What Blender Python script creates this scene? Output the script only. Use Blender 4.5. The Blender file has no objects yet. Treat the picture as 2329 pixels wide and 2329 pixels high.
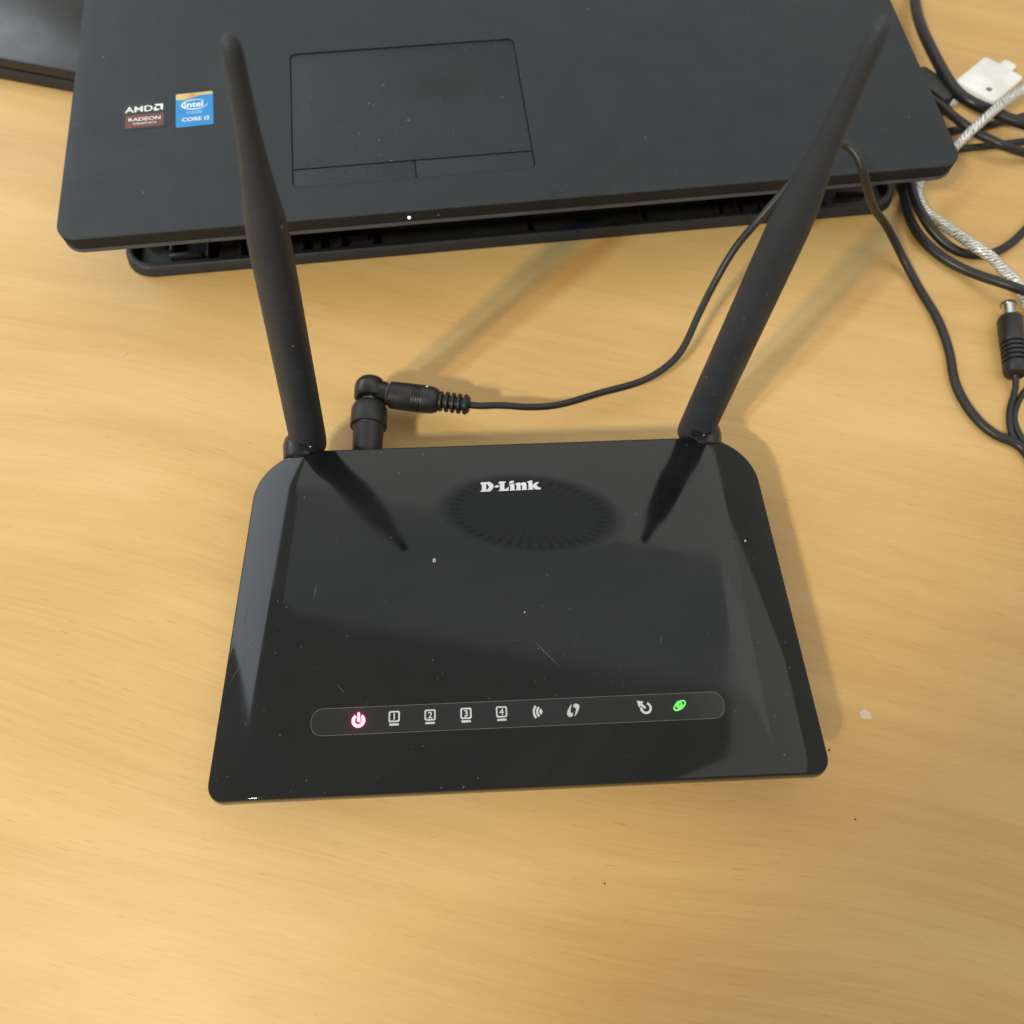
import bpy, bmesh, math, random
from mathutils import Vector, Matrix

random.seed(7)
scene = bpy.context.scene
COL = scene.collection

# ------------------------------------------------------------------ camera
PITCH, ROLL, CAM_H = math.radians(65.5205), math.radians(1.0779), 0.25984
fwd = Vector((0, math.cos(PITCH), -math.sin(PITCH)))
up0 = Vector((0, math.sin(PITCH), math.cos(PITCH)))
rt0 = Vector((1, 0, 0))
rt = rt0 * math.cos(ROLL) + up0 * math.sin(ROLL)
up = up0 * math.cos(ROLL) - rt0 * math.sin(ROLL)
cd = bpy.data.cameras.new('camera')
cam = bpy.data.objects.new('camera', cd)
COL.objects.link(cam)
m = Matrix((rt, up, -fwd)).transposed().to_4x4()
m.translation = Vector((0, 0, CAM_H))
cam.matrix_world = m
cd.sensor_width = 36.0
cd.lens = 36.0 * 1650.0 / 2329.0
cd.clip_start, cd.clip_end = 0.01, 50
cd.dof.use_dof = True
cd.dof.focus_distance = 0.245
cd.dof.aperture_fstop = 11.0
scene.camera = cam

# ------------------------------------------------------------------ world and lamps
w = bpy.data.worlds.new('World')
scene.world = w
w.use_nodes = True
bg = w.node_tree.nodes['Background']
bg.inputs['Color'].default_value = (1.0, 0.97, 0.91, 1)
bg.inputs['Strength'].default_value = 0.47


def area(name, loc, target, size, size_y, power, color, shape='RECTANGLE'):
    l = bpy.data.lights.new(name, 'AREA')
    l.shape = shape
    l.size = size
    l.size_y = size_y
    l.energy = power
    l.color = color
    o = bpy.data.objects.new(name, l)
    COL.objects.link(o)
    o.location = loc
    d = Vector(target) - Vector(loc)
    o.rotation_euler = d.to_track_quat('-Z', 'Y').to_euler()
    return o


def spot(name, loc, target, power, color, half_angle, blend, radius):
    l = bpy.data.lights.new(name, 'SPOT')
    l.energy = power
    l.color = color
    l.spot_size = math.radians(half_angle * 2)
    l.spot_blend = blend
    l.shadow_soft_size = radius
    o = bpy.data.objects.new(name, l)
    COL.objects.link(o)
    o.location = loc
    o.rotation_euler = (Vector(target) - Vector(loc)).to_track_quat('-Z', 'Y').to_euler()
    return o


# two lamps side by side behind the viewer's left shoulder; cone edges set to imitate the viewer's shadow at near right
spot('warm_lamp', (-1.12, -1.21, 1.49), (-0.38, 0.88, 0), 84.0, (1.0, 0.74, 0.38), 21.3, 0.02, 0.048)
spot('cool_lamp', (-1.235, -1.105, 1.49), (-0.38, 0.88, 0), 82.0, (0.64, 0.86, 1.0), 21.3, 0.02, 0.048)


def overhead_fill(name, loc, sx, sy, rz, power, color):
    o = area(name, loc, (loc[0], loc[1], 0), sx, sy, power, color)
    o.rotation_euler = (0, 0, math.radians(rz))
    return o


# unseen lamps added overhead for the router's reflections and fill: radiance = power / (pi * size)
overhead_fill('overhead_fill_far', (0.10, 1.42, 1.75), 2.4, 1.15, -9, 8.2, (1.0, 1.0, 0.95))
overhead_fill('overhead_fill_near', (0.02, 0.66, 1.76), 2.2, 0.37, -9, 1.15, (0.88, 0.96, 1.0))
overhead_fill('overhead_fill_right', (1.62, 0.10, 1.75), 2.1, 1.9, -6, 9.5, (1.0, 0.97, 0.88))
area('window_light', (-1.65, 1.05, 1.05), (0, 0.2, 0), 1.35, 1.15, 11.5, (0.84, 0.93, 1.0))

vs = scene.view_settings
vs.view_transform = 'Standard'
vs.look = 'None'
vs.exposure = 0.07
vs.gamma = 1.0
scene.render.engine = 'CYCLES'

# ------------------------------------------------------------------ materials


class NT:
    def __init__(self, name):
        self.m = bpy.data.materials.new(name)
        self.m.use_nodes = True
        self.t = self.m.node_tree
        self.b = self.t.nodes['Principled BSDF']

    def n(self, typ, **kw):
        nd = self.t.nodes.new(typ)
        for k, v in kw.items():
            if k in nd.inputs:
                nd.inputs[k].default_value = v
            else:
                setattr(nd, k, v)
        return nd

    def l(self, a, b):
        self.t.links.new(a, b)

    def set(self, **kw):
        for k, v in kw.items():
            self.b.inputs[k.replace('_', ' ')].default_value = v
        return self

    def coords(self, scale=(1, 1, 1), rot=(0, 0, 0), kind='Object'):
        tc = self.n('ShaderNodeTexCoord')
        mp = self.n('ShaderNodeMapping')
        mp.inputs['Scale'].default_value = scale
        mp.inputs['Rotation'].default_value = rot
        self.l(tc.outputs[kind], mp.inputs['Vector'])
        return mp.outputs['Vector']

    def noise(self, vec, scale, detail=2, rough=0.5, dist=0.0):
        nd = self.n('ShaderNodeTexNoise')
        nd.inputs['Scale'].default_value = scale
        nd.inputs['Detail'].default_value = detail
        nd.inputs['Roughness'].default_value = rough
        nd.inputs['Distortion'].default_value = dist
        self.l(vec, nd.inputs['Vector'])
        return nd.outputs['Fac']

    def ramp(self, fac, stops):
        r = self.n('ShaderNodeValToRGB')
        e = r.color_ramp.elements
        while len(e) < len(stops):
            e.new(0.5)
        for el, (p, c) in zip(e, stops):
            el.position = p
            el.color = (c[0], c[1], c[2], 1) if isinstance(c, (tuple, list)) else (c, c, c, 1)
        self.l(fac, r.inputs['Fac'])
        return r.outputs['Color']

    def mix(self, fac, a, b, blend='MIX'):
        mx = self.n('ShaderNodeMix')
        mx.data_type = 'RGBA'
        mx.blend_type = blend
        if isinstance(fac, float):
            mx.inputs[0].default_value = fac
        else:
            self.l(fac, mx.inputs[0])
        for i, v in ((6, a), (7, b)):
            if isinstance(v, tuple):
                mx.inputs[i].default_value = v
            else:
                self.l(v, mx.inputs[i])
        return mx.outputs[2]

    def bump(self, h, strength=0.2, dist=0.001):
        b = self.n('ShaderNodeBump')
        b.inputs['Strength'].default_value = strength
        b.inputs['Distance'].default_value = dist
        self.l(h, b.inputs['Height'])
        self.l(b.outputs['Normal'], self.b.inputs['Normal'])


def plain(name, col, rough=0.5, metal=0.0, grain=None, spec=0.5, dust=0.0, var=0.12, speck=0.0):
    t = NT(name)
    t.set(Base_Color=(*col, 1), Roughness=rough, Metallic=metal)
    t.b.inputs['Specular IOR Level'].default_value = spec
    v = t.coords()
    base = (*col, 1)
    f = t.noise(v, 60, 3)
    r = t.ramp(f, [(0.3, max(0, rough - 0.06)), (0.7, min(1, rough + 0.06))])
    t.l(r, t.b.inputs['Roughness'])
    lo = tuple(c * (1 - var) for c in col)
    hi = tuple(min(1, c * (1 + var)) for c in col)
    colr = t.ramp(t.noise(v, 90, 4, 0.6), [(0.3, lo), (0.7, hi)])
    if speck:
        g = t.ramp(t.noise(v, 1900, 1, 0.5), [(0.30, 1 - speck), (0.70, 1.0)])
        colr = t.mix(1.0, t.mix(1.0, colr, (1 + speck * 0.5,) * 3 + (1,), 'MULTIPLY'), g, 'MULTIPLY')
    if dust:
        d = t.ramp(t.noise(v, 900, 1, 0.4), [(0.775 - dust, 0.0), (0.82 - dust, 0.7)])
        colr = t.mix(d, colr, (0.35, 0.35, 0.34, 1))
    t.l(colr, t.b.inputs['Base Color'])
    if grain:
        t.bump(t.noise(v, grain[0], 2), grain[1], 0.0003)
    return t.m


def mat_wood():
    t = NT('desk_wood')
    rz = (0, 0, math.radians(13))
    # slow drift that bends the figure
    drift = t.n('ShaderNodeTexNoise')
    drift.inputs['Scale'].default_value = 3.2
    drift.inputs['Detail'].default_value = 1.0
    t.l(t.coords((1.0, 1.6, 1.0), rz), drift.inputs['Vector'])
    off = t.n('ShaderNodeVectorMath', operation='SCALE')
    off.inputs['Scale'].default_value = 0.06
    t.l(drift.outputs['Color'], off.inputs[0])

    def bent(sc):
        ad = t.n('ShaderNodeVectorMath', operation='ADD')
        t.l(t.coords((1, 1, 1), rz), ad.inputs[0])
        t.l(off.outputs['Vector'], ad.inputs[1])
        mp = t.n('ShaderNodeMapping')
        mp.inputs['Scale'].default_value = sc
        t.l(ad.outputs['Vector'], mp.inputs['Vector'])
        return mp.outputs['Vector']

    big = t.noise(bent((2.4, 13.0, 1.0)), 2.0, 3, 0.5, 0.6)
    c1 = t.ramp(big, [(0.26, (0.535, 0.305, 0.088)), (0.5, (0.615, 0.382, 0.124)), (0.74, (0.690, 0.465, 0.178))])
    mid = t.noise(bent((4.0, 70.0, 1.0)), 2.2, 4, 0.6, 0.5)
    c2 = t.mix(0.19, c1, t.ramp(mid, [(0.28, (0.42, 0.25, 0.09)), (0.66, (0.65, 0.45, 0.21))]))
    fine = t.noise(bent((9.0, 420.0, 1.0)), 2.6, 4, 0.65, 0.3)
    c3 = t.mix(0.16, c2, t.ramp(fine, [(0.30, (0.38, 0.22, 0.08)), (0.64, (0.66, 0.46, 0.22))]))
    # pores: short dark dashes, denser in the darker figure
    pores = t.ramp(t.noise(bent((70.0, 900.0, 1.0)), 1.5, 2, 0.5), [(0.65, 0.0), (0.75, 0.34)])
    c4 = t.mix(pores, c3, (0.27, 0.15, 0.06, 1))
    t.l(c4, t.b.inputs['Base Color'])
    wear = t.noise(t.coords((1, 1, 1)), 14, 4, 0.6)
    t.l(t.mix(0.5, t.ramp(fine, [(0.2, 0.44), (0.8, 0.56)]), t.ramp(wear, [(0.3, 0.40), (0.7, 0.60)])), t.b.inputs['Roughness'])
    t.b.inputs['Specular IOR Level'].default_value = 0.5
    t.bump(fine, 0.08, 0.0003)
    return t.m


def mat_gloss_black():
    t = NT('glossy_black_plastic')
    v = t.coords()
    t.set(Base_Color=(0.006, 0.0065, 0.007, 1), Roughness=0.05)
    t.b.inputs['Specular IOR Level'].default_value = 0.43
    # fine dust and rub marks
    smear = t.noise(t.coords((14, 30, 14)), 1.0, 5, 0.6, 0.6)
    t.l(t.ramp(smear, [(0.35, 0.03), (0.75, 0.13)]), t.b.inputs['Roughness'])
    d1 = t.ramp(t.noise(v, 1300, 0, 0.4), [(0.845, 0.0), (0.90, 0.4)])
    d2 = t.ramp(t.noise(v, 420, 1, 0.4), [(0.86, 0.0), (0.90, 0.4)])
    dd = t.mix(1.0, d1, d2, 'ADD')
    haze = t.ramp(smear, [(0.3, (0.0035, 0.004, 0.0045)), (0.8, (0.009, 0.0098, 0.0105))])
    t.l(t.mix(dd, haze, (0.30, 0.31, 0.31, 1)), t.b.inputs['Base Color'])
    t.bump(t.noise(v, 16, 1), 0.02, 0.002)
    return t.m


def emit(name, col, strength, base=(0.8, 0.8, 0.8)):
    t = NT(name)
    t.set(Base_Color=(*base, 1), Roughness=0.4)
    t.b.inputs['Emission Color'].default_value = (*col, 1)
    t.b.inputs['Emission Strength'].default_value = strength
    return t.m


def mat_braid():
    t = NT('clear_sheathed_braid')
    uv = t.coords((1, 1, 1), kind='UV')
    wv = t.n('ShaderNodeTexWave')
    wv.wave_type = 'BANDS'
    wv.bands_direction = 'DIAGONAL'
    wv.inputs['Scale'].default_value = 1.0
    wv.inputs['Distortion'].default_value = 7.0
    wv.inputs['Detail'].default_value = 1.5
    mp = t.n('ShaderNodeMapping')
    mp.inputs['Scale'].default_value = (5.0, 4.0, 1)
    t.l(uv, mp.inputs['Vector'])
    t.l(mp.outputs['Vector'], wv.inputs['Vector'])
    sp = t.noise(t.coords((1, 1, 1)), 900, 2)
    f = t.mix(0.55, wv.outputs['Fac'], sp)
    t.l(t.ramp(f, [(0.30, (0.24, 0.25, 0.24)), (0.46, (0.55, 0.56, 0.53)), (0.62, (0.92, 0.92, 0.89))]), t.b.inputs['Base Color'])
    t.set(Metallic=0.35, Roughness=0.33)
    t.b.inputs['Coat Weight'].default_value = 0.8
    t.b.inputs['Coat Roughness'].default_value = 0.08
    t.bump(f, 0.7, 0.0008)
    return t.m


def mat_reflection_oval():  # blurred grille reflection worked into roughness and colour
    t = NT('reflection_matte_black')
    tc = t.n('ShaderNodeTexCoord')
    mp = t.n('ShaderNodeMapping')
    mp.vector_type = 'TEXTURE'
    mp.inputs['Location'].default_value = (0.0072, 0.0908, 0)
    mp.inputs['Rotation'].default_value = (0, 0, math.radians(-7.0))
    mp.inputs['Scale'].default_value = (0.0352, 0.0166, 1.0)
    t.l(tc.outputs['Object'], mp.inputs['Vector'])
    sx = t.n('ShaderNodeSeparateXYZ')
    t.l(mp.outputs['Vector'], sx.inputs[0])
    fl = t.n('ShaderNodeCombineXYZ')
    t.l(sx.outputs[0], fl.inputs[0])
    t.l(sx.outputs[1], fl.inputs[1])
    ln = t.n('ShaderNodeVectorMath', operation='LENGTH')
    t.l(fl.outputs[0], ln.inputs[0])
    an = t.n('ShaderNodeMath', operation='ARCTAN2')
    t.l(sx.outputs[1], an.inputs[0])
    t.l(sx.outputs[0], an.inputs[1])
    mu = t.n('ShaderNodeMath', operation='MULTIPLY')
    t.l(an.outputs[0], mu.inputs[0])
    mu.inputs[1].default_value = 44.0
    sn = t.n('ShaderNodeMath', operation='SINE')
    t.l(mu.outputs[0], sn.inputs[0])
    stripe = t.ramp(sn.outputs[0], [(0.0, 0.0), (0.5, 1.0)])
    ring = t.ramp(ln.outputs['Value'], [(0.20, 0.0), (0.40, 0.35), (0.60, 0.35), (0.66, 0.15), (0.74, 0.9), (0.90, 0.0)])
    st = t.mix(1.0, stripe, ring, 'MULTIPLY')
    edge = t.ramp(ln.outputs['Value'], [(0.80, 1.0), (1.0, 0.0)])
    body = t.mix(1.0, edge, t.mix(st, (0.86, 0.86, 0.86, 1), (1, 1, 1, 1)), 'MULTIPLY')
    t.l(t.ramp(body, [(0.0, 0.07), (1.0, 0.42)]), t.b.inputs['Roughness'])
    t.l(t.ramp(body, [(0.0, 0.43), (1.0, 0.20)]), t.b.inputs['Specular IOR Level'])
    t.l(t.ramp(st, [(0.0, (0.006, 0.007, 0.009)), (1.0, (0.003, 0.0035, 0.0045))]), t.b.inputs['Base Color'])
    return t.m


M = {}
M['reflection_oval'] = mat_reflection_oval()
M['wood'] = mat_wood()
M['gloss'] = mat_gloss_black()
M['body'] = plain('black_plastic', (0.011, 0.011, 0.0115), 0.45, grain=(1500, 0.15))
M['antenna'] = plain('satin_black_rubber', (0.027, 0.0305, 0.038), 0.56, grain=(2600, 0.25), dust=0.005, spec=0.35)
M['hinge'] = plain('smooth_black_plastic', (0.012, 0.012, 0.013), 0.28)
M['slot'] = plain('slot_black', (0.004, 0.004, 0.004), 0.7)
M['print'] = plain('white_print', (0.46, 0.48, 0.50), 0.5)
M['logo_print'] = plain('silver_white_print', (0.60, 0.62, 0.65), 0.45)
M['strip'] = plain('smoked_strip', (0.013, 0.014, 0.015), 0.14)
M['strip_edge'] = plain('worn_groove', (0.10, 0.10, 0.10), 0.6)
M['led_red'] = emit('lit_power_symbol', (1.0, 0.42, 0.50), 2.0, (0.3, 0.1, 0.1))
M['led_red_rim'] = emit('lit_power_rim', (1.0, 0.03, 0.10), 0.55, (0.1, 0.01, 0.02))
M['led_green'] = emit('lit_globe_symbol', (0.13, 1.0, 0.10), 0.80, (0.08, 0.25, 0.06))
M['led_white'] = emit('lit_laptop_lamp', (0.85, 0.85, 1.0), 1.6)
M['chip'] = plain('scuffed_plastic', (0.42, 0.42, 0.40), 0.8)
M['scratch'] = plain('scratched_plastic', (0.075, 0.077, 0.078), 0.6)
M['deck'] = plain('soft_touch_charcoal', (0.0110, 0.0165, 0.0215), 0.50, grain=(2600, 0.8), dust=-0.005, var=0.03, speck=0.5)
M['pad'] = plain('touchpad_charcoal', (0.0095, 0.0150, 0.0205), 0.48, grain=(2600, 0.7), dust=-0.005, var=0.03, speck=0.5)
pm = M['pad'].node_tree
pb = pm.nodes['Principled BSDF']
src = pb.inputs['Base Color'].links[0].from_socket
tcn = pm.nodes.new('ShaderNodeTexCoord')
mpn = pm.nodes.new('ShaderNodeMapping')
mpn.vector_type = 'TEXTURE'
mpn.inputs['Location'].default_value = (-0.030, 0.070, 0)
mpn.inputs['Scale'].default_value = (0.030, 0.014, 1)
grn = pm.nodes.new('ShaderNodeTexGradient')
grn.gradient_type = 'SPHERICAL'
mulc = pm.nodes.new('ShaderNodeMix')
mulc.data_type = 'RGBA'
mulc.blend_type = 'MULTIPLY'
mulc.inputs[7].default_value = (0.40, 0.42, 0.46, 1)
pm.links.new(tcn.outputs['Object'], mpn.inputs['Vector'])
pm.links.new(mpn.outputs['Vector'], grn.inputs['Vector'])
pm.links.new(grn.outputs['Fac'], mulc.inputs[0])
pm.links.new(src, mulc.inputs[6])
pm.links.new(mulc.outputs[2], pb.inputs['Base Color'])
M['laptop_side'] = plain('laptop_side_black', (0.012, 0.012, 0.0125), 0.62, spec=0.25)
M['laptop_lip'] = plain('laptop_lip_grey', (0.060, 0.062, 0.068), 0.38, grain=(2600, 0.5))
M['key'] = plain('key_black', (0.010, 0.010, 0.011), 0.45)
M['stand'] = plain('stand_black', (0.014, 0.0145, 0.016), 0.5, grain=(1800, 0.3))
M['stand_in'] = plain('stand_inner_black', (0.009, 0.009, 0.010), 0.42, grain=(900, 0.3))
M['cord'] = plain('black_cord', (0.013, 0.013, 0.0145), 0.42)
M['rubber'] = plain('moulded_black_rubber', (0.014, 0.014, 0.0155), 0.42, grain=(1800, 0.3), dust=-0.01)
M['nickel'] = plain('nickel', (0.62, 0.60, 0.56), 0.28, 1.0)
M['grey_ring'] = plain('dull_grey_ring', (0.10, 0.10, 0.09), 0.4)
M['white_plastic'] = plain('white_plastic', (0.80, 0.80, 0.78), 0.35)
M['grey_mark'] = plain('grey_mark', (0.16, 0.15, 0.15), 0.6)
M['blue'] = plain('sticker_blue', (0.015, 0.25, 0.62), 0.35)
M['red'] = plain('sticker_red', (0.16, 0.045, 0.04), 0.4)
M['yellow'] = plain('sticker_yellow', (0.62, 0.48, 0.16), 0.4)
M['orange'] = plain('sticker_orange', (0.70, 0.30, 0.10), 0.4)
M['sticker_black'] = plain('sticker_black', (0.016, 0.022, 0.028), 0.45)
M['sticker_white'] = plain('sticker_white', (0.82, 0.84, 0.85), 0.45)
M['sticker_pale'] = plain('sticker_pale_blue', (0.35, 0.62, 0.85), 0.45)
M['braid'] = mat_braid()
M['paper'] = plain('translucent_scrap', (0.62, 0.50, 0.36), 0.5)
M['fleck'] = plain('dark_fleck', (0.10, 0.06, 0.04), 0.8)

# ------------------------------------------------------------------ mesh helpers


def tag(o, label=None, cat=None, group=None, kind=None):
    for k, v in (('label', label), ('category', cat), ('group', group), ('kind', kind)):
        if v:
            o[k] = v
    return o


def empty(name, loc=(0, 0, 0), rot=(0, 0, 0)):
    o = bpy.data.objects.new(name, None)
    o.empty_display_size = 0.01
    COL.objects.link(o)
    o.location = loc
    o.rotation_euler = rot
    return o


def obj(name, bm, mat, parent=None, smooth=True, angle=40):
    me = bpy.data.meshes.new(name)
    bmesh.ops.recalc_face_normals(bm, faces=bm.faces)
    bm.to_mesh(me)
    bm.free()
    if smooth:
        for p in me.polygons:
            p.use_smooth = True
        me.set_sharp_from_angle(angle=math.radians(angle))
    me.materials.append(M[mat])
    o = bpy.data.objects.new(name, me)
    COL.objects.link(o)
    if parent:
        o.parent = parent
    return o


def mesh_obj(name, me, mat, parent=None):
    me.materials.clear()
    me.materials.append(M[mat])
    o = bpy.data.objects.new(name, me)
    COL.objects.link(o)
    if parent:
        o.parent = parent
    return o


def rrect(x0, x1, y0, y1, r, seg=6, taper=0.0):
    """rounded rectangle loop, counter-clockwise; r is one radius or four (fl, fr, br, bl)"""
    if not isinstance(r, (tuple, list)):
        r = (r, r, r, r)
    pts = []
    for (cx, cy, rr, a0) in ((x0 + r[0], y0 + r[0], r[0], 180), (x1 - r[1], y0 + r[1], r[1], 270),
                             (x1 - r[2], y1 - r[2], r[2], 0), (x0 + r[3], y1 - r[3], r[3], 90)):
        for i in range(seg + 1):
            a = math.radians(a0 + 90 * i / seg)
            pts.append((cx + rr * math.cos(a), cy + rr * math.sin(a)))
    return pts


def loft(loops, cap=True):
    """loops: list of equal-length 3D loops"""
    bm = bmesh.new()
    vl = [[bm.verts.new(p) for p in lp] for lp in loops]
    n = len(loops[0])
    for a, b in zip(vl, vl[1:]):
        for i in range(n):
            j = (i + 1) % n
            bm.faces.new((a[i], a[j], b[j], b[i]))
    if cap:
        bm.faces.new(list(reversed(vl[0])))
        bm.faces.new(vl[-1])
    return bm


def slab(x0, x1, y0, y1, z0, z1, r=0.002, bev=0.0006, seg=5):
    """rounded-corner plate with softened top and bottom edges"""
    def lp(d, z):
        rr = tuple(max(q - d, 1e-5) for q in r) if isinstance(r, (tuple, list)) else max(r - d, 1e-5)
        return [(x, y, z) for x, y in rrect(x0 + d, x1 - d, y0 + d, y1 - d, rr, seg)]
    b = bev
    return loft([lp(b, z0), lp(b * 0.3, z0 + b * 0.3), lp(0, z0 + b), lp(0, z1 - b), lp(b * 0.3, z1 - b * 0.3), lp(b, z1)])


def lathe(profile, seg=28, axis_o=Vector((0, 0, 0)), axis_d=Vector((0, 0, 1))):
    """profile: (s, r) pairs along the axis"""
    q = Vector((0, 0, 1)).rotation_difference(axis_d.normalized())
    loops = []
    for s, r in profile:
        lp = []
        for i in range(seg):
            a = 2 * math.pi * i / seg
            lp.append(tuple(axis_o + q @ Vector((r * math.cos(a), r * math.sin(a), s))))
        loops.append(lp)
    return loft(loops)


def catmull(pts, step=0.0018):
    P = [Vector(p) for p in pts]
    P = [P[0] * 2 - P[1]] + P + [P[-1] * 2 - P[-2]]
    out = []
    for i in range(1, len(P) - 2):
        p0, p1, p2, p3 = P[i - 1:i + 3]
        # centripetal parametrisation
        t0 = 0.0
        t1 = t0 + max((p1 - p0).length, 1e-6) ** 0.5
        t2 = t1 + max((p2 - p1).length, 1e-6) ** 0.5
        t3 = t2 + max((p3 - p2).length, 1e-6) ** 0.5
        n = max(2, int((p2 - p1).length / step))
        for j in range(n):
            t = t1 + (t2 - t1) * j / n
            a1 = p0 * ((t1 - t) / (t1 - t0)) + p1 * ((t - t0) / (t1 - t0))
            a2 = p1 * ((t2 - t) / (t2 - t1)) + p2 * ((t - t1) / (t2 - t1))
            a3 = p2 * ((t3 - t) / (t3 - t2)) + p3 * ((t - t2) / (t3 - t2))
            b1 = a1 * ((t2 - t) / (t2 - t0)) + a2 * ((t - t0) / (t2 - t0))
            b2 = a2 * ((t3 - t) / (t3 - t1)) + a3 * ((t - t1) / (t3 - t1))
            out.append(b1 * ((t2 - t) / (t2 - t1)) + b2 * ((t - t1) / (t2 - t1)))
    out.append(P[-2])
    # smooth out kinks left by uneven points
    for _ in range(3):
        out = [out[0]] + [(a + b * 2 + c) / 4 for a, b, c in zip(out, out[1:], out[2:])] + [out[-1]]
    return out


def tube(pts, r, seg=12, step=0.0018, r2=None):
    C = catmull(pts, step)
    r2 = r2 or r
    bm = bmesh.new()
    uvl = bm.loops.layers.uv.new('UVMap')
    t = (C[1] - C[0]).normalized()
    nrm = t.orthogonal().normalized()
    rings, dist = [], [0.0]
    for i, c in enumerate(C):
        t2 = (C[min(i + 1, len(C) - 1)] - C[max(i - 1, 0)]).normalized()
        nrm = t.rotation_difference(t2) @ nrm
        nrm = (nrm - t2 * nrm.dot(t2)).normalized()
        t = t2
        b = t.cross(nrm)
        rr = r + (r2 - r) * i / (len(C) - 1)
        rings.append([bm.verts.new(c + (nrm * math.cos(2 * math.pi * k / seg) + b * math.sin(2 * math.pi * k / seg)) * rr) for k in range(seg)])
        if i:
            dist.append(dist[-1] + (c - C[i - 1]).length)
    for i in range(len(rings) - 1):
        for k in range(seg):
            k2 = (k + 1) % seg
            f = bm.faces.new((rings[i][k], rings[i][k2], rings[i + 1][k2], rings[i + 1][k]))
            for lp, (u, v) in zip(f.loops, ((i, k), (i, k + 1), (i + 1, k + 1), (i + 1, k))):
                lp[uvl].uv = (dist[u] / (2 * math.pi * r), v / seg)
    bm.faces.new(list(reversed(rings[0])))
    bm.faces.new(rings[-1])
    return bm


def flat(name, loops, mat, parent, z=0.0, thick=0.00006, zfun=None):
    """flat print from closed 2D loops (holes by even-odd), laid at height z"""
    cu = bpy.data.curves.new(name, 'CURVE')
    cu.dimensions = '2D'
    cu.fill_mode = 'BOTH'
    cu.extrude = thick * 500
    for lp in loops:
        sp = cu.splines.new('POLY')
        sp.points.add(len(lp) - 1)
        for p, (x, y) in zip(sp.points, lp):
            p.co = (x * 1000, y * 1000, 0, 1)      # millimetres while filling
        sp.use_cyclic_u = True
    o = bpy.data.objects.new(name, cu)
    me = bpy.data.meshes.new_from_object(o)
    bpy.data.objects.remove(o)
    bpy.data.curves.remove(cu)
    for v in me.vertices:
        v.co = v.co * 0.001
        v.co.z += z + (zfun(v.co.x, v.co.y) if zfun else 0)
    return mesh_obj(name, me, mat, parent)


def text(name, body, mat, parent, x, y, z, height, width=None, rot=0.0, bold=0.0, shear=0.0, thick=0.00005, align='CENTER'):
    cu = bpy.data.curves.new(name, 'FONT')
    cu.body = body
    cu.align_x = align
    cu.offset = bold
    cu.shear = shear
    cu.resolution_u = 4
    o = bpy.data.objects.new(name, cu)
    me = bpy.data.meshes.new_from_object(o)
    bpy.data.objects.remove(o)
    bpy.data.curves.remove(cu)
    xs = [v.co.x for v in me.vertices]
    ys = [v.co.y for v in me.vertices]
    sy = height / (max(ys) - min(ys))
    sx = (width / (max(xs) - min(xs))) if width else sy
    cx, cy = (max(xs) + min(xs)) / 2, (max(ys) + min(ys)) / 2
    c, s = math.cos(rot), math.sin(rot)
    for v in me.vertices:
        a, b = (v.co.x - cx) * sx, (v.co.y - cy) * sy
        v.co = Vector((x + a * c - b * s, y + a * s + b * c, z))
    return mesh_obj(name, me, mat, parent)


def arc(cx, cy, r0, r1, a0, a1, n=18):
    A = [math.radians(a0 + (a1 - a0) * i / n) for i in range(n + 1)]
    return [(cx + r1 * math.cos(a), cy + r1 * math.sin(a)) for a in A] + [(cx + r0 * math.cos(a), cy + r0 * math.sin(a)) for a in reversed(A)]


def ell(cx, cy, rx, ry, rot=0.0, n=28):
    c, s = math.cos(rot), math.sin(rot)
    out = []
    for i in range(n):
        a = 2 * math.pi * i / n
        x, y = rx * math.cos(a), ry * math.sin(a)
        out.append((cx + x * c - y * s, cy + x * s + y * c))
    return out


def cut(o, bm_cut):
    """boolean a pocket out of o, baked into its mesh"""
    me = bpy.data.meshes.new('cutter')
    bmesh.ops.recalc_face_normals(bm_cut, faces=bm_cut.faces)
    bm_cut.to_mesh(me)
    bm_cut.free()
    c = bpy.data.objects.new('cutter', me)
    COL.objects.link(c)
    c.parent = o.parent
    md = o.modifiers.new('cut', 'BOOLEAN')
    md.operation = 'DIFFERENCE'
    md.solver = 'EXACT'
    md.object = c
    bpy.context.view_layer.update()
    ev = o.evaluated_get(bpy.context.evaluated_depsgraph_get())
    nm = bpy.data.meshes.new_from_object(ev)
    o.modifiers.clear()
    o.data = nm
    for p in nm.polygons:
        p.use_smooth = True
    nm.set_sharp_from_angle(angle=math.radians(35))
    bpy.data.objects.remove(c)
    bpy.data.meshes.remove(me)


# ------------------------------------------------------------------ desk
desk = obj('desk_top', slab(-0.75, 0.75, -0.32, 0.80, -0.028, 0.0, r=0.01, bev=0.002), 'wood')
tag(desk, kind='structure')

# ------------------------------------------------------------------ router
R_YAW = math.radians(3.5175)
router = empty('wifi_router', (0.00473, 0.01593, 0), (0, 0, R_YAW))
tag(router, 'glossy black wireless router with two upright antennas and lit icons', 'router')
ZT = 0.024
HF, HB, DEP = 0.0972, 0.0926, 0.1195      # half widths at front and back, depth
BAND = 0.0215
DROP = 0.0052


def half(y):
    return HF + (HB - HF) * y / DEP


def top_z(x, y):
    s = half(y) - abs(x)
    z = ZT
    if s < BAND:
        q = 1 - max(s, 0) / BAND
        z -= DROP * q ** 1.9
    if y < 0.006:
        z -= 0.0006 * (1 - max(y, 0) / 0.006) ** 2
    if y > DEP - 0.014:
        z -= 0.0008 * ((y - DEP + 0.014) / 0.014) ** 2
    return z


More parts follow.
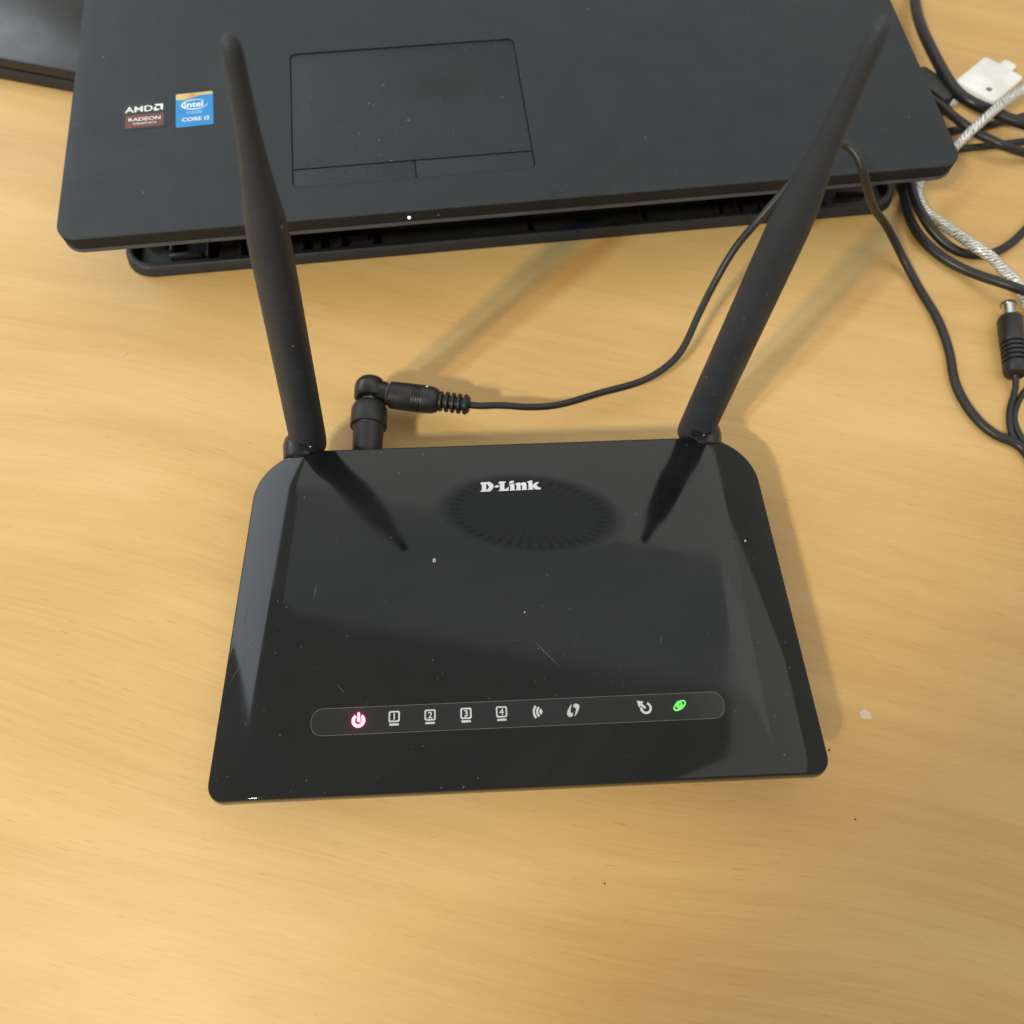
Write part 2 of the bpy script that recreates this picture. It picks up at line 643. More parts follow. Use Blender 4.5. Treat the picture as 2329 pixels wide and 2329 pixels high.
def outline(inset=0.0):
    """right half edge as function of y: list of (y, halfwidth), rounded corners"""
    rf, rb = 0.0050 - min(inset, 0.0045), 0.0165 - min(inset, 0.010)
    y0, y1 = inset, DEP - inset
    ys = []
    n = 16
    for i in range(n + 1):
        a = math.pi / 2 * i / n
        ys.append((y0 + rf * (1 - math.cos(a)), -rf * (1 - math.sin(a))))
    for i in range(1, 40):
        ys.append((y0 + rf + (y1 - rb - y0 - rf) * i / 40, 0))
    for i in range(n + 1):
        a = math.pi / 2 * i / n
        ys.append((y1 - rb + rb * math.sin(a), -rb * 1.25 * (1 - math.cos(a))))
    return [(y, half(y) - inset + d) for y, d in ys]


def build_cover():
    bm = bmesh.new()
    rows = outline()
    NX = 90
    grid = []
    for y, hw in rows:
        row = []
        for i in range(NX + 1):
            u = -1 + 2 * i / NX
            u = math.copysign(1 - (1 - abs(u)) ** 1.25, u)    # denser towards the sides
            x = hw * u
            row.append(bm.verts.new((x, y, top_z(x, y))))
        grid.append(row)
    for a, b in zip(grid, grid[1:]):
        for i in range(NX):
            bm.faces.new((a[i], a[i + 1], b[i + 1], b[i]))
    # rim: round over and fall, all the way round
    loop = grid[0] + [r[-1] for r in grid[1:-1]] + list(reversed(grid[-1])) + [r[0] for r in reversed(grid[1:-1])]
    c = Vector((0, DEP / 2, 0))
    n = len(loop)
    prev = loop
    base = [v.co.copy() for v in loop]
    nor = []
    for i in range(n):
        t = base[(i + 1) % n] - base[i - 1]
        v = Vector((t.y, -t.x, 0))
        if v.length < 1e-9:
            v = Vector((base[i].x, base[i].y - DEP / 2, 0))
        nor.append(v.normalized())
    for out, dn in ((0.00035, 0.00012), (0.0006, 0.00045), (0.0008, 0.0009), (0.0014, 0.0034), (0.0013, 0.0039), (0.0004, 0.0042)):
        ring = [bm.verts.new(base[i] + nor[i] * out - Vector((0, 0, dn))) for i in range(n)]
        for i in range(n):
            j = (i + 1) % n
            bm.faces.new((prev[i], prev[j], ring[j], ring[i]))
        prev = ring
    bm.faces.new(list(reversed(prev)))
    return bm


obj('top_cover', build_cover(), 'gloss', router, angle=60)


def body_loop(inset, z):
    rows = outline(inset)
    lp = [(hw, y, z) for y, hw in rows] + [(-hw, y, z) for y, hw in reversed(rows)]
    return lp


obj('lower_case', loft([body_loop(0.013, 0.0012), body_loop(0.0115, 0.0025), body_loop(0.0065, 0.0150), body_loop(0.006, 0.0159)]), 'body', router, angle=50)
for x in (-0.07, 0.07):
    for y in (0.022, 0.098):
        obj('rubber_foot', lathe([(0.0, 0.0052), (0.0003, 0.0056), (0.0011, 0.0056), (0.0013, 0.0052)], 20, Vector((x, y, 0))), 'rubber', router)

# status strip: smoked window with a worn groove round it
SX0, SX1, SY0, SY1 = -0.0655, 0.0655, 0.0172, 0.0254
obj_strip = flat('status_window', [rrect(SX0, SX1, SY0, SY1, 0.0036, 10)], 'strip', router, ZT + 0.00002, 0.00004)
for i in range(1):
    outer = rrect(SX0 - 0.00012, SX1 + 0.00012, SY0 - 0.00012, SY1 + 0.00012, 0.0037, 10)
    inner = rrect(SX0 + 0.00003, SX1 - 0.00003, SY0 + 0.00003, SY1 - 0.00003, 0.0036, 10)
    flat('window_groove', [outer, inner], 'strip_edge', router, ZT + 0.00003, 0.00008)

ZI = ZT + 0.00008
IY = 0.0216


def icon_box(cx, digit):
    o = flat('port_icon', [rrect(cx - 0.00178, cx + 0.00178, IY - 0.00125, IY + 0.0022, 0.0006, 4),
                           rrect(cx - 0.00128, cx + 0.00128, IY - 0.00078, IY + 0.00172, 0.0003, 4),
                           rrect(cx - 0.00148, cx + 0.00148, IY - 0.0023, IY - 0.00165, 0.0001, 2)], 'print', router, ZI)
    text('digit', digit, 'print', o, cx, IY + 0.00047, ZI + 0.00004, 0.00205, bold=0.02)


for cx, d in ((-0.03945, '1'), (-0.02813, '2'), (-0.01679, '3'), (-0.00551, '4')):
    icon_box(cx, d)
cx = -0.05068
bar = [(cx - 0.00036 + 0, IY - 0.0006)] + [(cx + 0.00036 * math.cos(math.radians(a)), IY + 0.0019 + 0.00036 * math.sin(math.radians(a))) for a in range(0, 181, 30)][::-1] \
    + [(cx + 0.00036, IY - 0.0006)]
power = flat('power_icon', [arc(cx, IY - 0.0003, 0.00115, 0.0021, 122, 418, 30)], 'led_red', router, ZI)
flat('power_bar', [bar], 'led_red', power, ZI)
flat('power_rim', [arc(cx, IY - 0.0003, 0.00098, 0.00232, 118, 422, 30)], 'led_red_rim', power, ZI - 0.00003)
flat('power_rim', [rrect(cx - 0.00055, cx + 0.00055, IY - 0.00075, IY + 0.00245, 0.0005, 4)], 'led_red_rim', power, ZI - 0.00003)
pl = bpy.data.lights.new('power_led', 'POINT')
pl.energy = 0.0016
pl.color = (1.0, 0.10, 0.22)
pl.shadow_soft_size = 0.0006
pl.specular_factor = 0.0
plo = bpy.data.objects.new('power_led', pl)
COL.objects.link(plo)
plo.parent = router
plo.location = (cx, IY, ZT + 0.0022)

cx = 0.00592
wx = cx + 0.0016
flat('wireless_icon', [arc(wx, IY, 0.0, 0.00105, 115, 245, 10), arc(wx, IY, 0.0014, 0.0021, 128, 232, 12), arc(wx, IY, 0.00245, 0.00315, 138, 222, 12)], 'print', router, ZI)
cx = 0.01725


def leaf(sg):
    p = [(0.0002, -0.0019), (0.0009, -0.0014), (0.0018, 0.0001), (0.0021, 0.0013), (0.0016, 0.0019), (0.0008, 0.0021), (0.0002, 0.0016),
         (0.00015, 0.0007), (0.0007, 0.0009), (0.0009, 0.0002), (0.0006, -0.0009)]
    return [(cx + sg * x, IY + sg * y) for x, y in p]


flat('pairing_icon', [leaf(1), leaf(-1)], 'print', router, ZI)
cx = 0.04017
flat('refresh_icon', [arc(cx + 0.0003, IY - 0.0003, 0.00115, 0.0019, -190, 70, 26),
                      [(cx - 0.0024, IY + 0.0021), (cx - 0.0002, IY + 0.0017), (cx - 0.0008, IY + 0.0011), (cx + 0.0004, IY - 0.0001), (cx - 0.0001, IY - 0.0006), (cx - 0.0013, IY + 0.0005), (cx - 0.0019, IY - 0.0001)]],
     'print', router, ZI)
cx = 0.05133
tl = math.radians(33)
glb = flat('internet_icon', [ell(cx, IY, 0.0024, 0.00125, tl), ell(cx, IY + 0.00005, 0.00185, 0.0008, tl)], 'led_green', router, ZI)
flat('globe', [ell(cx - 0.0001, IY + 0.0002, 0.00115, 0.00125), ell(cx - 0.00005, IY + 0.00025, 0.00012, 0.00055)], 'led_green', glb, ZI + 0.00003)

# maker's logo, slab-serif letters
U, V = 1.32e-5, 1.343e-5
L0 = [
    [(140, 468), (195, 415), (195, 240), (155, 240), (180, 185), (420, 180), (480, 220), (530, 295), (490, 390), (430, 455), (380, 466)],
    [(315, 240), (345, 240), (400, 325), (345, 415), (315, 415)],
    [(535, 350), (580, 285), (676, 285), (640, 350)],
    [(640, 460), (690, 415), (690, 230), (645, 225), (690, 172), (860, 172), (830, 230), (815, 235), (815, 400), (870, 395), (930, 330), (940, 350), (922, 452)],
    [(948, 450), (975, 410), (975, 300), (940, 295), (965, 266), (1090, 240), (1090, 405), (1112, 445)],
    [(945, 246), (955, 200), (1000, 160), (1060, 155), (1088, 185), (1070, 218), (1010, 232)],
    [(1122, 445), (1150, 405), (1150, 280), (1110, 265), (1140, 235), (1250, 207), (1256, 245), (1330, 205), (1400, 215), (1425, 270), (1425, 400), (1443, 435), (1292, 440), (1302, 405), (1302, 295), (1258, 283), (1258, 410), (1284, 440)],
    [(1452, 435), (1480, 395), (1480, 220), (1435, 210), (1460, 185), (1590, 148), (1590, 300), (1672, 222), (1780, 205), (1690, 312), (1770, 370), (1830, 390), (1800, 425), (1740, 435), (1650, 422), (1592, 345), (1592, 400), (1622, 432)],
]
logo = []
for lp in L0:
    logo.append([(-0.01034 + (X - 140) * U, 0.10005 + (468 - (X - 140) * 0.0195 - Y) * V) for X, Y in lp])
flat('logo', logo, 'logo_print', router, ZT + 0.00006, 0.00006)

# chips, dust and scratches in the cover
chips = [(-0.0269, 0.0743, 0.0010), (0.0828, 0.0775, 0.0006), (0.0035, 0.0544, 0.0004)]
for i, (x, y, r) in enumerate(chips):
    lp = [(x + r * (0.55 + 0.5 * random.random()) * math.cos(a) * 0.8, y + r * (0.55 + 0.5 * random.random()) * math.sin(a)) for a in [2 * math.pi * k / 9 for k in range(9)]]
    hole = [(x + r * 0.15 + r * 0.28 * math.cos(a), y + r * 0.28 * math.sin(a)) for a in [2 * math.pi * k / 6 for k in range(6)]]
    z = top_z(x, y)
    flat('surface_chip', [lp] + ([hole] if i == 0 else []), 'chip', router, z + 0.00004, 0.00008)


def scratch(p, wd=0.00016):
    c = catmull([(x, y, 0) for x, y in p], 0.0008)
    L, Rr = [], []
    for i, q in enumerate(c):
        t = (c[min(i + 1, len(c) - 1)] - c[max(i - 1, 0)]).normalized()
        k = wd * 0.5 * math.sin(math.pi * (i + 0.6) / (len(c) + 0.2))
        L.append((q.x - t.y * k, q.y + t.x * k))
        Rr.append((q.x + t.y * k, q.y - t.x * k))
    flat('scratch', [L + Rr[::-1]], 'scratch', router, 0.00005, 0.00003, zfun=lambda x, y: top_z(x, y))


scratch([(-0.0945, 0.0455), (-0.090, 0.0463), (-0.086, 0.0495)], 0.0003)
scratch([(-0.0938, 0.036), (-0.0912, 0.041), (-0.0895, 0.044)], 0.0002)
scratch([(-0.0915, 0.056), (-0.0903, 0.0615)], 0.0002)
scratch([(0.0060, 0.0447), (0.0100, 0.0400), (0.0140, 0.0357)], 0.00022)
scratch([(-0.0675, 0.062), (-0.0668, 0.0675)], 0.00022)
scratch([(-0.058, 0.033), (-0.0555, 0.0300)], 0.00018)
scratch([(0.048, 0.042), (0.0485, 0.0445)], 0.00015)

# blurred reflection of a round grille, put in as a matte oval
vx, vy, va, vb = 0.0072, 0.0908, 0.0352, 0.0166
flat('grille_reflection', [ell(vx, vy, va, vb, math.radians(-7.0), 64)], 'reflection_oval', router, ZT + 0.00002, 0.00003)

# antennas
ANT = [((-0.0779, 0.1378, 0.0200), (0.1269, 0.07, 0.0)), ((0.0702, 0.1458, 0.0200), (0.0322, 0.07, 0.0))]
rm = Matrix.Translation(router.location) @ Matrix.Rotation(R_YAW, 4, 'Z')
rinv = rm.inverted()
AP = [(-0.0045, 0.0046), (-0.0042, 0.0058), (-0.003, 0.0066), (0.0, 0.0068), (0.02, 0.00655), (0.05, 0.0062), (0.08, 0.0059), (0.094, 0.0057), (0.102, 0.0052), (0.110, 0.0042),
      (0.118, 0.0034), (0.126, 0.0028), (0.134, 0.0025), (0.142, 0.0023), (0.1450, 0.0021), (0.1466, 0.0014), (0.1470, 0.0004)]
for i, (B, d) in enumerate(ANT):
    d = Vector((d[0], d[1], math.sqrt(1 - d[0] ** 2 - d[1] ** 2)))
    Bl = rinv @ Vector(B)
    dl = rinv.to_3x3() @ d
    a = obj('antenna', lathe(AP, 36, Bl, dl), 'antenna', router, angle=50)
    # hinge knuckle between case and antenna
    sx = -1 if i == 0 else 1
    hx = Bl.x + sx * 0.0022
    fr = Vector((hx, Bl.y - 0.0080, 0.0172))
    obj('hinge_knuckle', lathe([(0, 0.0060), (0.0008, 0.0070), (0.006, 0.0074), (0.0085, 0.0069), (0.0105, 0.0054), (0.0118, 0.0026), (0.012, 0.0004)], 28, fr, Vector((0.0, 1, 0.16))), 'hinge', a)
    # dark fork slot facing the front, with its bright pin
    side = Vector((1, 0, 0))
    f = (Vector((0, -1, 0)) - dl * dl.dot(Vector((0, -1, 0)))).normalized()
    rtv = dl.cross(f).normalized()
    c0 = Bl + f * 0.0052 + dl * 0.0060 - rtv * (0.0010 * sx)
    bm = bmesh.new()
    bmesh.ops.create_cube(bm, size=1.0)
    mm = Matrix((rtv, dl, f)).transposed().to_4x4()
    mm.translation = c0
    bmesh.ops.transform(bm, matrix=mm @ Matrix.Diagonal((0.0070, 0.0030, 0.0037, 1)), verts=bm.verts)
    bmesh.ops.bevel(bm, geom=bm.edges[:], offset=0.0006, segments=2, affect='EDGES')
    obj('fork_slot', bm, 'slot', a)
    obj('hinge_pin', lathe([(0, 0.0004), (0.0003, 0.0005), (0.0006, 0.0002)], 10, c0 + f * 0.0016 + rtv * 0.001, f), 'nickel', a)

# ------------------------------------------------------------------ laptop stand (tray under the laptop)
L_YAW, L_TILT = math.radians(8.02), math.radians(3.74)
LO = Vector((0.0033, 0.2418, 0.0396))
ST0 = 0.0142                              # the tray begins this far behind the laptop's front
stand = empty('laptop_stand', (LO.x - math.sin(L_YAW) * ST0, LO.y + math.cos(L_YAW) * ST0, 0), (0, 0, L_YAW))
tag(stand, 'black plastic tray-like laptop stand with ribbed recess under the laptop', 'stand')
SW0, SW1, SD = -0.1815, 0.1860, 0.262
tray = loft([[(x, y, 0.0) for x, y in rrect(SW0 + .001, SW1 - .001, .001, SD, 0.013, 8)],
             [(x, y, 0.0012) for x, y in rrect(SW0, SW1, 0, SD, 0.014, 8)],
             [(x, y, 0.0050) for x, y in rrect(SW0 + .0008, SW1 - .0008, .0008, SD - .0008, 0.0135, 8)],
             [(x, y, 0.0060) for x, y in rrect(SW0 + .0016, SW1 - .0016, .0016, SD - .0016, 0.013, 8)],
             [(x, y, 0.0060) for x, y in rrect(SW0 + .0036, SW1 - .0036, .0036, SD - .0036, 0.011, 8)],
             [(x, y, 0.0055) for x, y in rrect(SW0 + .0042, SW1 - .0042, .0042, SD - .0042, 0.0105, 8)],
             [(x, y, 0.0014) for x, y in rrect(SW0 + .0046, SW1 - .0046, .0046, SD - .0046, 0.010, 8)]])
obj('tray', tray, 'stand', stand, angle=50)


def lap_bottom(y):
    return 0.0396 - 0.0185 + (y + ST0) * math.tan(L_TILT)


def rib(x0, x1, y0, y1, h, mat='stand_in'):
    obj('rib', slab(x0, x1, y0, y1, 0.0012, h, r=0.0008, bev=0.0005, seg=2), mat, stand)


# front blocks, left to right, then long bars and rear supports carrying the laptop
for (x0, x1, y0, y1, h) in (
        (-0.1715, -0.1625, 0.016, 0.030, 0.0070), (-0.1610, -0.1460, 0.0075, 0.0105, 0.0078), (-0.1610, -0.1585, 0.011, 0.030, 0.0085),
        (-0.1440, -0.1425, 0.0055, 0.024, 0.0088), (-0.1385, -0.1290, 0.0140, 0.0170, 0.0080), (-0.1295, -0.1275, 0.0060, 0.0160, 0.0088),
        (-0.1215, -0.1195, 0.006, 0.030, 0.0084), (-0.1120, -0.1095, 0.006, 0.026, 0.0086), (-0.1015, -0.0995, 0.0055, 0.030, 0.0088),
        (-0.0935, -0.0915, 0.0055, 0.028, 0.0086), (-0.0840, -0.0820, 0.0055, 0.030, 0.0088), (-0.0800, -0.0700, 0.0105, 0.0130, 0.0078),
        (-0.0690, -0.0672, 0.0055, 0.0150, 0.0084), (-0.0660, 0.0010, 0.0145, 0.0170, 0.0082), (0.0030, 0.0050, 0.0055, 0.0180, 0.0084),
        (0.0070, 0.0560, 0.0145, 0.0170, 0.0082), (0.0580, 0.0600, 0.0055, 0.018, 0.0082), (0.0620, 0.0930, 0.0145, 0.0170, 0.0080),
        (0.0950, 0.0970, 0.0055, 0.030, 0.0086), (0.1050, 0.1068, 0.0055, 0.030, 0.0086), (0.1140, 0.1160, 0.0055, 0.028, 0.0084),
        (0.1320, 0.1345, 0.0055, 0.030, 0.0086), (0.1480, 0.1500, 0.006, 0.026, 0.0082), (0.1570, 0.1720, 0.0110, 0.0135, 0.0078)):
    rib(x0, x1, y0, y1, h - 0.0032)
for y in (0.0330, 0.1150, 0.2150):
    rib(-0.160, 0.165, y, y + 0.006, lap_bottom(y) - 0.0003)

# ------------------------------------------------------------------ laptop
laptop = empty('laptop', LO, (L_TILT, 0, L_YAW))
tag(laptop, 'charcoal laptop with touchpad and two stickers resting on black stand', 'laptop')
LW, LD = 0.19, 0.255
deck = obj('palm_rest', slab(-LW, LW, 0, LD, -0.0058, 0.0, r=(0.0085, 0.0085, 0.006, 0.006), bev=0.0005, seg=8), 'deck', laptop, angle=35)
deck.data.materials.append(M['laptop_side'])
TP = (-0.0955, 0.0066, 0.0172, 0.0960)
cut(deck, loft([[(x, y, z) for x, y in rrect(TP[0], TP[1], TP[2], TP[3], 0.003, 5)] for z in (-0.0012, 0.001)]))
cut(deck, loft([[(x, y, z) for x, y in rrect(-0.165, 0.165, 0.1430, 0.236, 0.003, 4)] for z in (-0.0016, 0.001)]))
for p in deck.data.polygons:
    if abs(p.normal.z) < 0.55 and p.center.z < -0.0004 and (abs(p.center.x) > 0.185 or p.center.y < 0.005):
        p.material_index = 1
obj('touchpad', slab(TP[0] + .0004, TP[1] - .0004, 0.0278, TP[3] - .0004, -0.0011, -0.0003, r=(0.0004, 0.0004, 0.0026, 0.0026), bev=0.00015, seg=5), 'pad', laptop)
obj('touchpad_button', slab(TP[0] + .0004, -0.0443, TP[2] + .0004, 0.0272, -0.0011, -0.0003, r=(0.0026, 0.0004, 0.0004, 0.0004), bev=0.0002, seg=5), 'pad', laptop)
obj('touchpad_button', slab(-0.0437, TP[1] - .0004, TP[2] + .0004, 0.0272, -0.0011, -0.0003, r=(0.0004, 0.0026, 0.0004, 0.0004), bev=0.0002, seg=5), 'pad', laptop)
obj('lower_lip', slab(-LW - 0.0002, LW + 0.0002, -0.0004, LD, -0.0076, -0.0059, r=(0.0088, 0.0088, 0.006, 0.006), bev=0.0006, seg=8), 'laptop_lip', laptop)
obj('underside', loft([[(x, y, -0.0185) for x, y in rrect(-LW + .02, LW - .02, 0.022, LD - .012, 0.008, 6)],
                       [(x, y, -0.0180) for x, y in rrect(-LW + .0195, LW - .0195, 0.0215, LD - .0115, 0.008, 6)],
                       [(x, y, -0.0078) for x, y in rrect(-LW + .003, LW - .003, 0.003, LD - .002, 0.008, 6)]]), 'laptop_side', laptop)
# the rear of the case, hinge bar and raised screen stand outside the picture's top
# keys along the keyboard's front rows
kx = -0.1630
for wd in (0.0255, 0.0170, 0.0170, 0.0170, 0.0900, 0.0170, 0.0170, 0.0170, 0.0170, 0.0170, 0.0170):
    obj('key', slab(kx, kx + wd - 0.0022, 0.1450, 0.1610, -0.0014, 0.0006, r=0.0012, bev=0.0004, seg=3), 'key', laptop)
    kx += wd + 0.0007
for row, (y0, off) in enumerate(((0.1632, 0.036), (0.1814, 0.030), (0.1996, 0.026))):
    kx = -0.1630
    n = 0
    while kx < 0.150:
        wd = off if n == 0 else 0.0190
        obj('key', slab(kx, kx + wd - 0.0022, y0, y0 + 0.0160, -0.0014, 0.0006, r=0.0012, bev=0.0004, seg=3), 'key', laptop)
        kx += wd
        n += 1
obj('status_light', lathe([(0, 0.00065), (0.0003, 0.0006), (0.0005, 0.0002)], 14, Vector((-0.0487, -0.0001, -0.0033)), Vector((0, -1, 0.25))), 'led_white', laptop)
obj('status_light', lathe([(0, 0.0006), (0.0002, 0.0005), (0.0003, 0.0002)], 12, Vector((-0.0365, -0.0001, -0.0033)), Vector((0, -1, 0.25))), 'laptop_lip', laptop)['label'] = 'unlit small front indicator'

# stickers
SR = math.radians(1.6)
ZS = 0.00006


def rot_rect(cx, cy, w_, h_, r, a):
    c, s = math.cos(a), math.sin(a)
    return [(cx + x * c - y * s, cy + x * s + y * c) for x, y in rrect(-w_ / 2, w_ / 2, -h_ / 2, h_ / 2, r, 4)]


amd = flat('graphics_sticker', [rot_rect(-0.1581, 0.0645, 0.0182, 0.0150, 0.0008, SR)], 'sticker_black', laptop, ZS, 0.0001)
flat('red_field', [rot_rect(-0.1580, 0.0617, 0.0160, 0.0073, 0.0003, SR)], 'red', amd, ZS + 0.00007, 0.00003)
text('lettering', 'AMD', 'sticker_white', amd, -0.1607, 0.06855, ZS + 0.0001, 0.0034, 0.0118, SR, bold=0.012)
a_c = (-0.1524, 0.0689)
arrow = [[(-0.0019, 0.0019), (0.0019, 0.0019), (0.0019, -0.0019), (0.0009, -0.0009), (0.0009, 0.0009), (-0.0009, 0.0009)],
         [(-0.0019, -0.0001), (-0.0009, 0.0007), (-0.0009, -0.0009), (0.0007, -0.0009), (-0.0001, -0.0019), (-0.0019, -0.0019)]]
flat('emblem', [[(a_c[0] + x, a_c[1] + y) for x, y in lp] for lp in arrow], 'sticker_white', amd, ZS + 0.0001, 0.00003)
text('lettering', 'RADEON', 'sticker_white', amd, -0.1580, 0.0627, ZS + 0.0001, 0.0020, 0.0135, SR, bold=0.012)
text('lettering', 'GRAPHICS', 'sticker_white', amd, -0.1578, 0.0602, ZS + 0.0001, 0.0011, 0.0098, SR, bold=0.0)

SI = math.radians(2.2)
ci = (-0.1369, 0.0662)


def il(x, y):
    c, s = math.cos(SI), math.sin(SI)
    return (ci[0] + x * c - y * s, ci[1] + x * s + y * c)


intel = flat('processor_sticker', [rot_rect(ci[0], ci[1], 0.0160, 0.0198, 0.0009, SI)], 'blue', laptop, ZS, 0.0001)
flat('gold_band', [[il(*p) for p in ((-0.0079, 0.0064), (-0.0045, 0.0060), (-0.0015, 0.0068), (0.002, 0.0081), (0.0079, 0.0082), (0.0079, 0.0094), (0.0072, 0.0098), (-0.0072, 0.0098), (-0.0079, 0.0094))]], 'yellow', intel, ZS + 0.00006, 0.00003)
flat('orange_flash', [[il(*p) for p in ((-0.0035, 0.0066), (-0.001, 0.0074), (0.001, 0.0092), (-0.001, 0.0096), (-0.0025, 0.0082))]], 'orange', intel, ZS + 0.00008, 0.00003)
sw = []
for i in range(40):
    a = math.radians(42 + 318 * i / 39)
    sw.append((0.0057 * math.cos(a), 0.0030 * math.sin(a), 0.00016 + 0.00042 * math.sin(math.pi * i / 39)))
inn = [il(x * (1 - wd / 0.0045), 0.0028 + y * (1 - wd / 0.0030) + 0.0) for x, y, wd in sw]
outr = [il(x, 0.0028 + y) for x, y, wd in sw]
flat('ring', [outr + inn[::-1]], 'sticker_white', intel, ZS + 0.00007, 0.00003)
p = il(-0.0003, 0.0029)
text('lettering', 'intel', 'sticker_white', intel, p[0], p[1], ZS + 0.0001, 0.0033, 0.0080, SI, bold=0.02)
p = il(0.0, -0.0016)
text('lettering', 'inside', 'sticker_pale', intel, p[0], p[1], ZS + 0.0001, 0.0021, 0.0066, SI)
p = il(0.0004, -0.0058)
text('lettering', 'CORE i3', 'sticker_white', intel, p[0], p[1], ZS + 0.0001, 0.0022, 0.0116, SI, bold=0.02)

# ------------------------------------------------------------------ power cable with elbow adapter
power_cable = empty('power_cable', (0, 0, 0))
tag(power_cable, 'thin black power cable with right-angled adapter plugged into the router back', 'cable')
J = [Vector(p) for p in ((-0.0565, 0.1330, 0.0125), (-0.0579, 0.1600, 0.0125), (-0.0580, 0.1653, 0.0125), (-0.0503, 0.1652, 0.0125), (-0.0500, 0.1651, 0.0125), (-0.0289, 0.1624, 0.0125), (-0.0159, 0.1609, 0.0125))]
d1 = (J[1] - J[0]).normalized()
sock = lathe([(0, 0.0052), (0.0005, 0.0056), (0.0145, 0.0060), (0.0150, 0.0063), (0.0152, 0.0070), (0.0156, 0.0072), (0.0230, 0.0071), (0.0248, 0.0064), (0.0262, 0.0048), (0.0268, 0.0030)], 32, J[0], d1)
obj('barrel_plug', sock, 'rubber', power_cable)
obj('collar', lathe([(0.0262, 0.0030), (0.0263, 0.0036), (0.0283, 0.0036), (0.0284, 0.0030)], 24, J[0], d1), 'nickel', power_cable)
el = lathe([(0.0278, 0.0040), (0.0280, 0.0057), (0.0290, 0.0064), (0.0335, 0.0065), (0.0352, 0.0062), (0.0368, 0.0051), (0.0378, 0.0030), (0.0381, 0.0008)], 32, J[0], d1)
obj('elbow', el, 'hinge', power_cable)
d2 = (J[5] - J[4]).normalized()
e0 = J[2] + Vector((0.0006, -0.0008, 0))
obj('elbow_arm', lathe([(0.0, 0.0050), (0.0052, 0.0051), (0.0060, 0.0048), (0.0061, 0.0040)], 28, e0, d2), 'hinge', power_cable)
obj('arm_ring', lathe([(0.0060, 0.0030), (0.0061, 0.0043), (0.0074, 0.0043), (0.0075, 0.0030)], 28, e0, d2), 'grey_ring', power_cable)
s0 = e0 + d2 * 0.0073
prof = [(0.0, 0.0050), (0.0004, 0.0055), (0.0090, 0.0057)]
for k in range(5):
    s = 0.0094 + k * 0.0009
    prof += [(s, 0.0054), (s + 0.0003, 0.0054), (s + 0.0004, 0.00575), (s + 0.0007, 0.00575)]
prof += [(0.0145, 0.0057), (0.0175, 0.0054), (0.0195, 0.0047), (0.0202, 0.0036)]
obj('inline_socket', lathe(prof, 36, s0, d2), 'rubber', power_cable)
obj('paint_speck', lathe([(0, 0.0006), (0.0002, 0.0005), (0.0003, 0.0002)], 7, s0 + d2 * 0.0150 + Vector((0.0005, 0.0030, 0.0046)), Vector((0.1, 0.5, 0.8))), 'white_plastic', power_cable)
prof = [(0.0196, 0.0022)]
for k in range(5):
    s = 0.0200 + k * 0.0025
    prof += [(s, 0.0027), (s + 0.0002, 0.0038), (s + 0.0005, 0.0041), (s + 0.0013, 0.0041), (s + 0.0016, 0.0038), (s + 0.0018, 0.0027)]
prof[-1] = (0.0326, 0.0030)
obj('strain_relief', lathe(prof, 28, s0, d2), 'rubber', power_cable)
ce = s0 + d2 * 0.0318
CORD = [ce, ce + d2 * 0.004, (-0.0055, 0.1599, 0.0120), (0.0055, 0.1599, 0.0110), (0.0173, 0.1620, 0.0095), (0.0349, 0.1692, 0.0080), (0.0551, 0.1767, 0.0080), (0.0690, 0.1884, 0.0090), (0.0784, 0.2070, 0.0140), (0.0834, 0.2162, 0.0200), (0.0901, 0.2253, 0.0320), (0.0982, 0.2300, 0.0460), (0.1083, 0.2378, 0.0570), (0.1175, 0.2447, 0.0625), (0.1274, 0.2508, 0.0625), (0.1327, 0.2454, 0.0605), (0.1360, 0.2416, 0.0560), (0.1433, 0.2435, 0.0450), (0.1537, 0.2497, 0.0310), (0.1656, 0.2549, 0.0180), (0.1751, 0.2519, 0.0080), (0.1802, 0.2450, 0.0035), (0.1843, 0.2329, 0.0018), (0.1887, 0.2156, 0.0018), (0.1897, 0.1981, 0.0018), (0.1884, 0.1820, 0.0018), (0.1905, 0.1706, 0.0018), (0.1952, 0.1607, 0.0018), (0.2009, 0.1553, 0.0018), (0.2072, 0.1528, 0.0018), (0.2107, 0.1453, 0.0018), (0.2162, 0.1305, 0.0018)]
obj('cord', tube(CORD, 0.00140, 12, r2=0.0019), 'cord', power_cable)
TAIL = [(0.2131, 0.1850, 0.0045), (0.2141, 0.1822, 0.0028), (0.2128, 0.1775, 0.0015), (0.2086, 0.1695, 0.0015), (0.2065, 0.1616, 0.0015), (0.2061, 0.1559, 0.0016), (0.2072, 0.1528, 0.0018)]
obj('cord', tube(TAIL, 0.00125, 12), 'cord', power_cable)
BR = [(0.2378, 0.1905, 0.0014), (0.2247, 0.1845, 0.0014), (0.2171, 0.1782, 0.0014), (0.2127, 0.1724, 0.0014), (0.2097, 0.1667, 0.0014), (0.2086, 0.1610, 0.0016), (0.2089, 0.1563, 0.0020), (0.2097, 0.1527, 0.0024), (0.2115, 0.1461, 0.0024), (0.2182, 0.1323, 0.0022)]
obj('cord', tube(BR, 0.00125, 12), 'cord', power_cable)
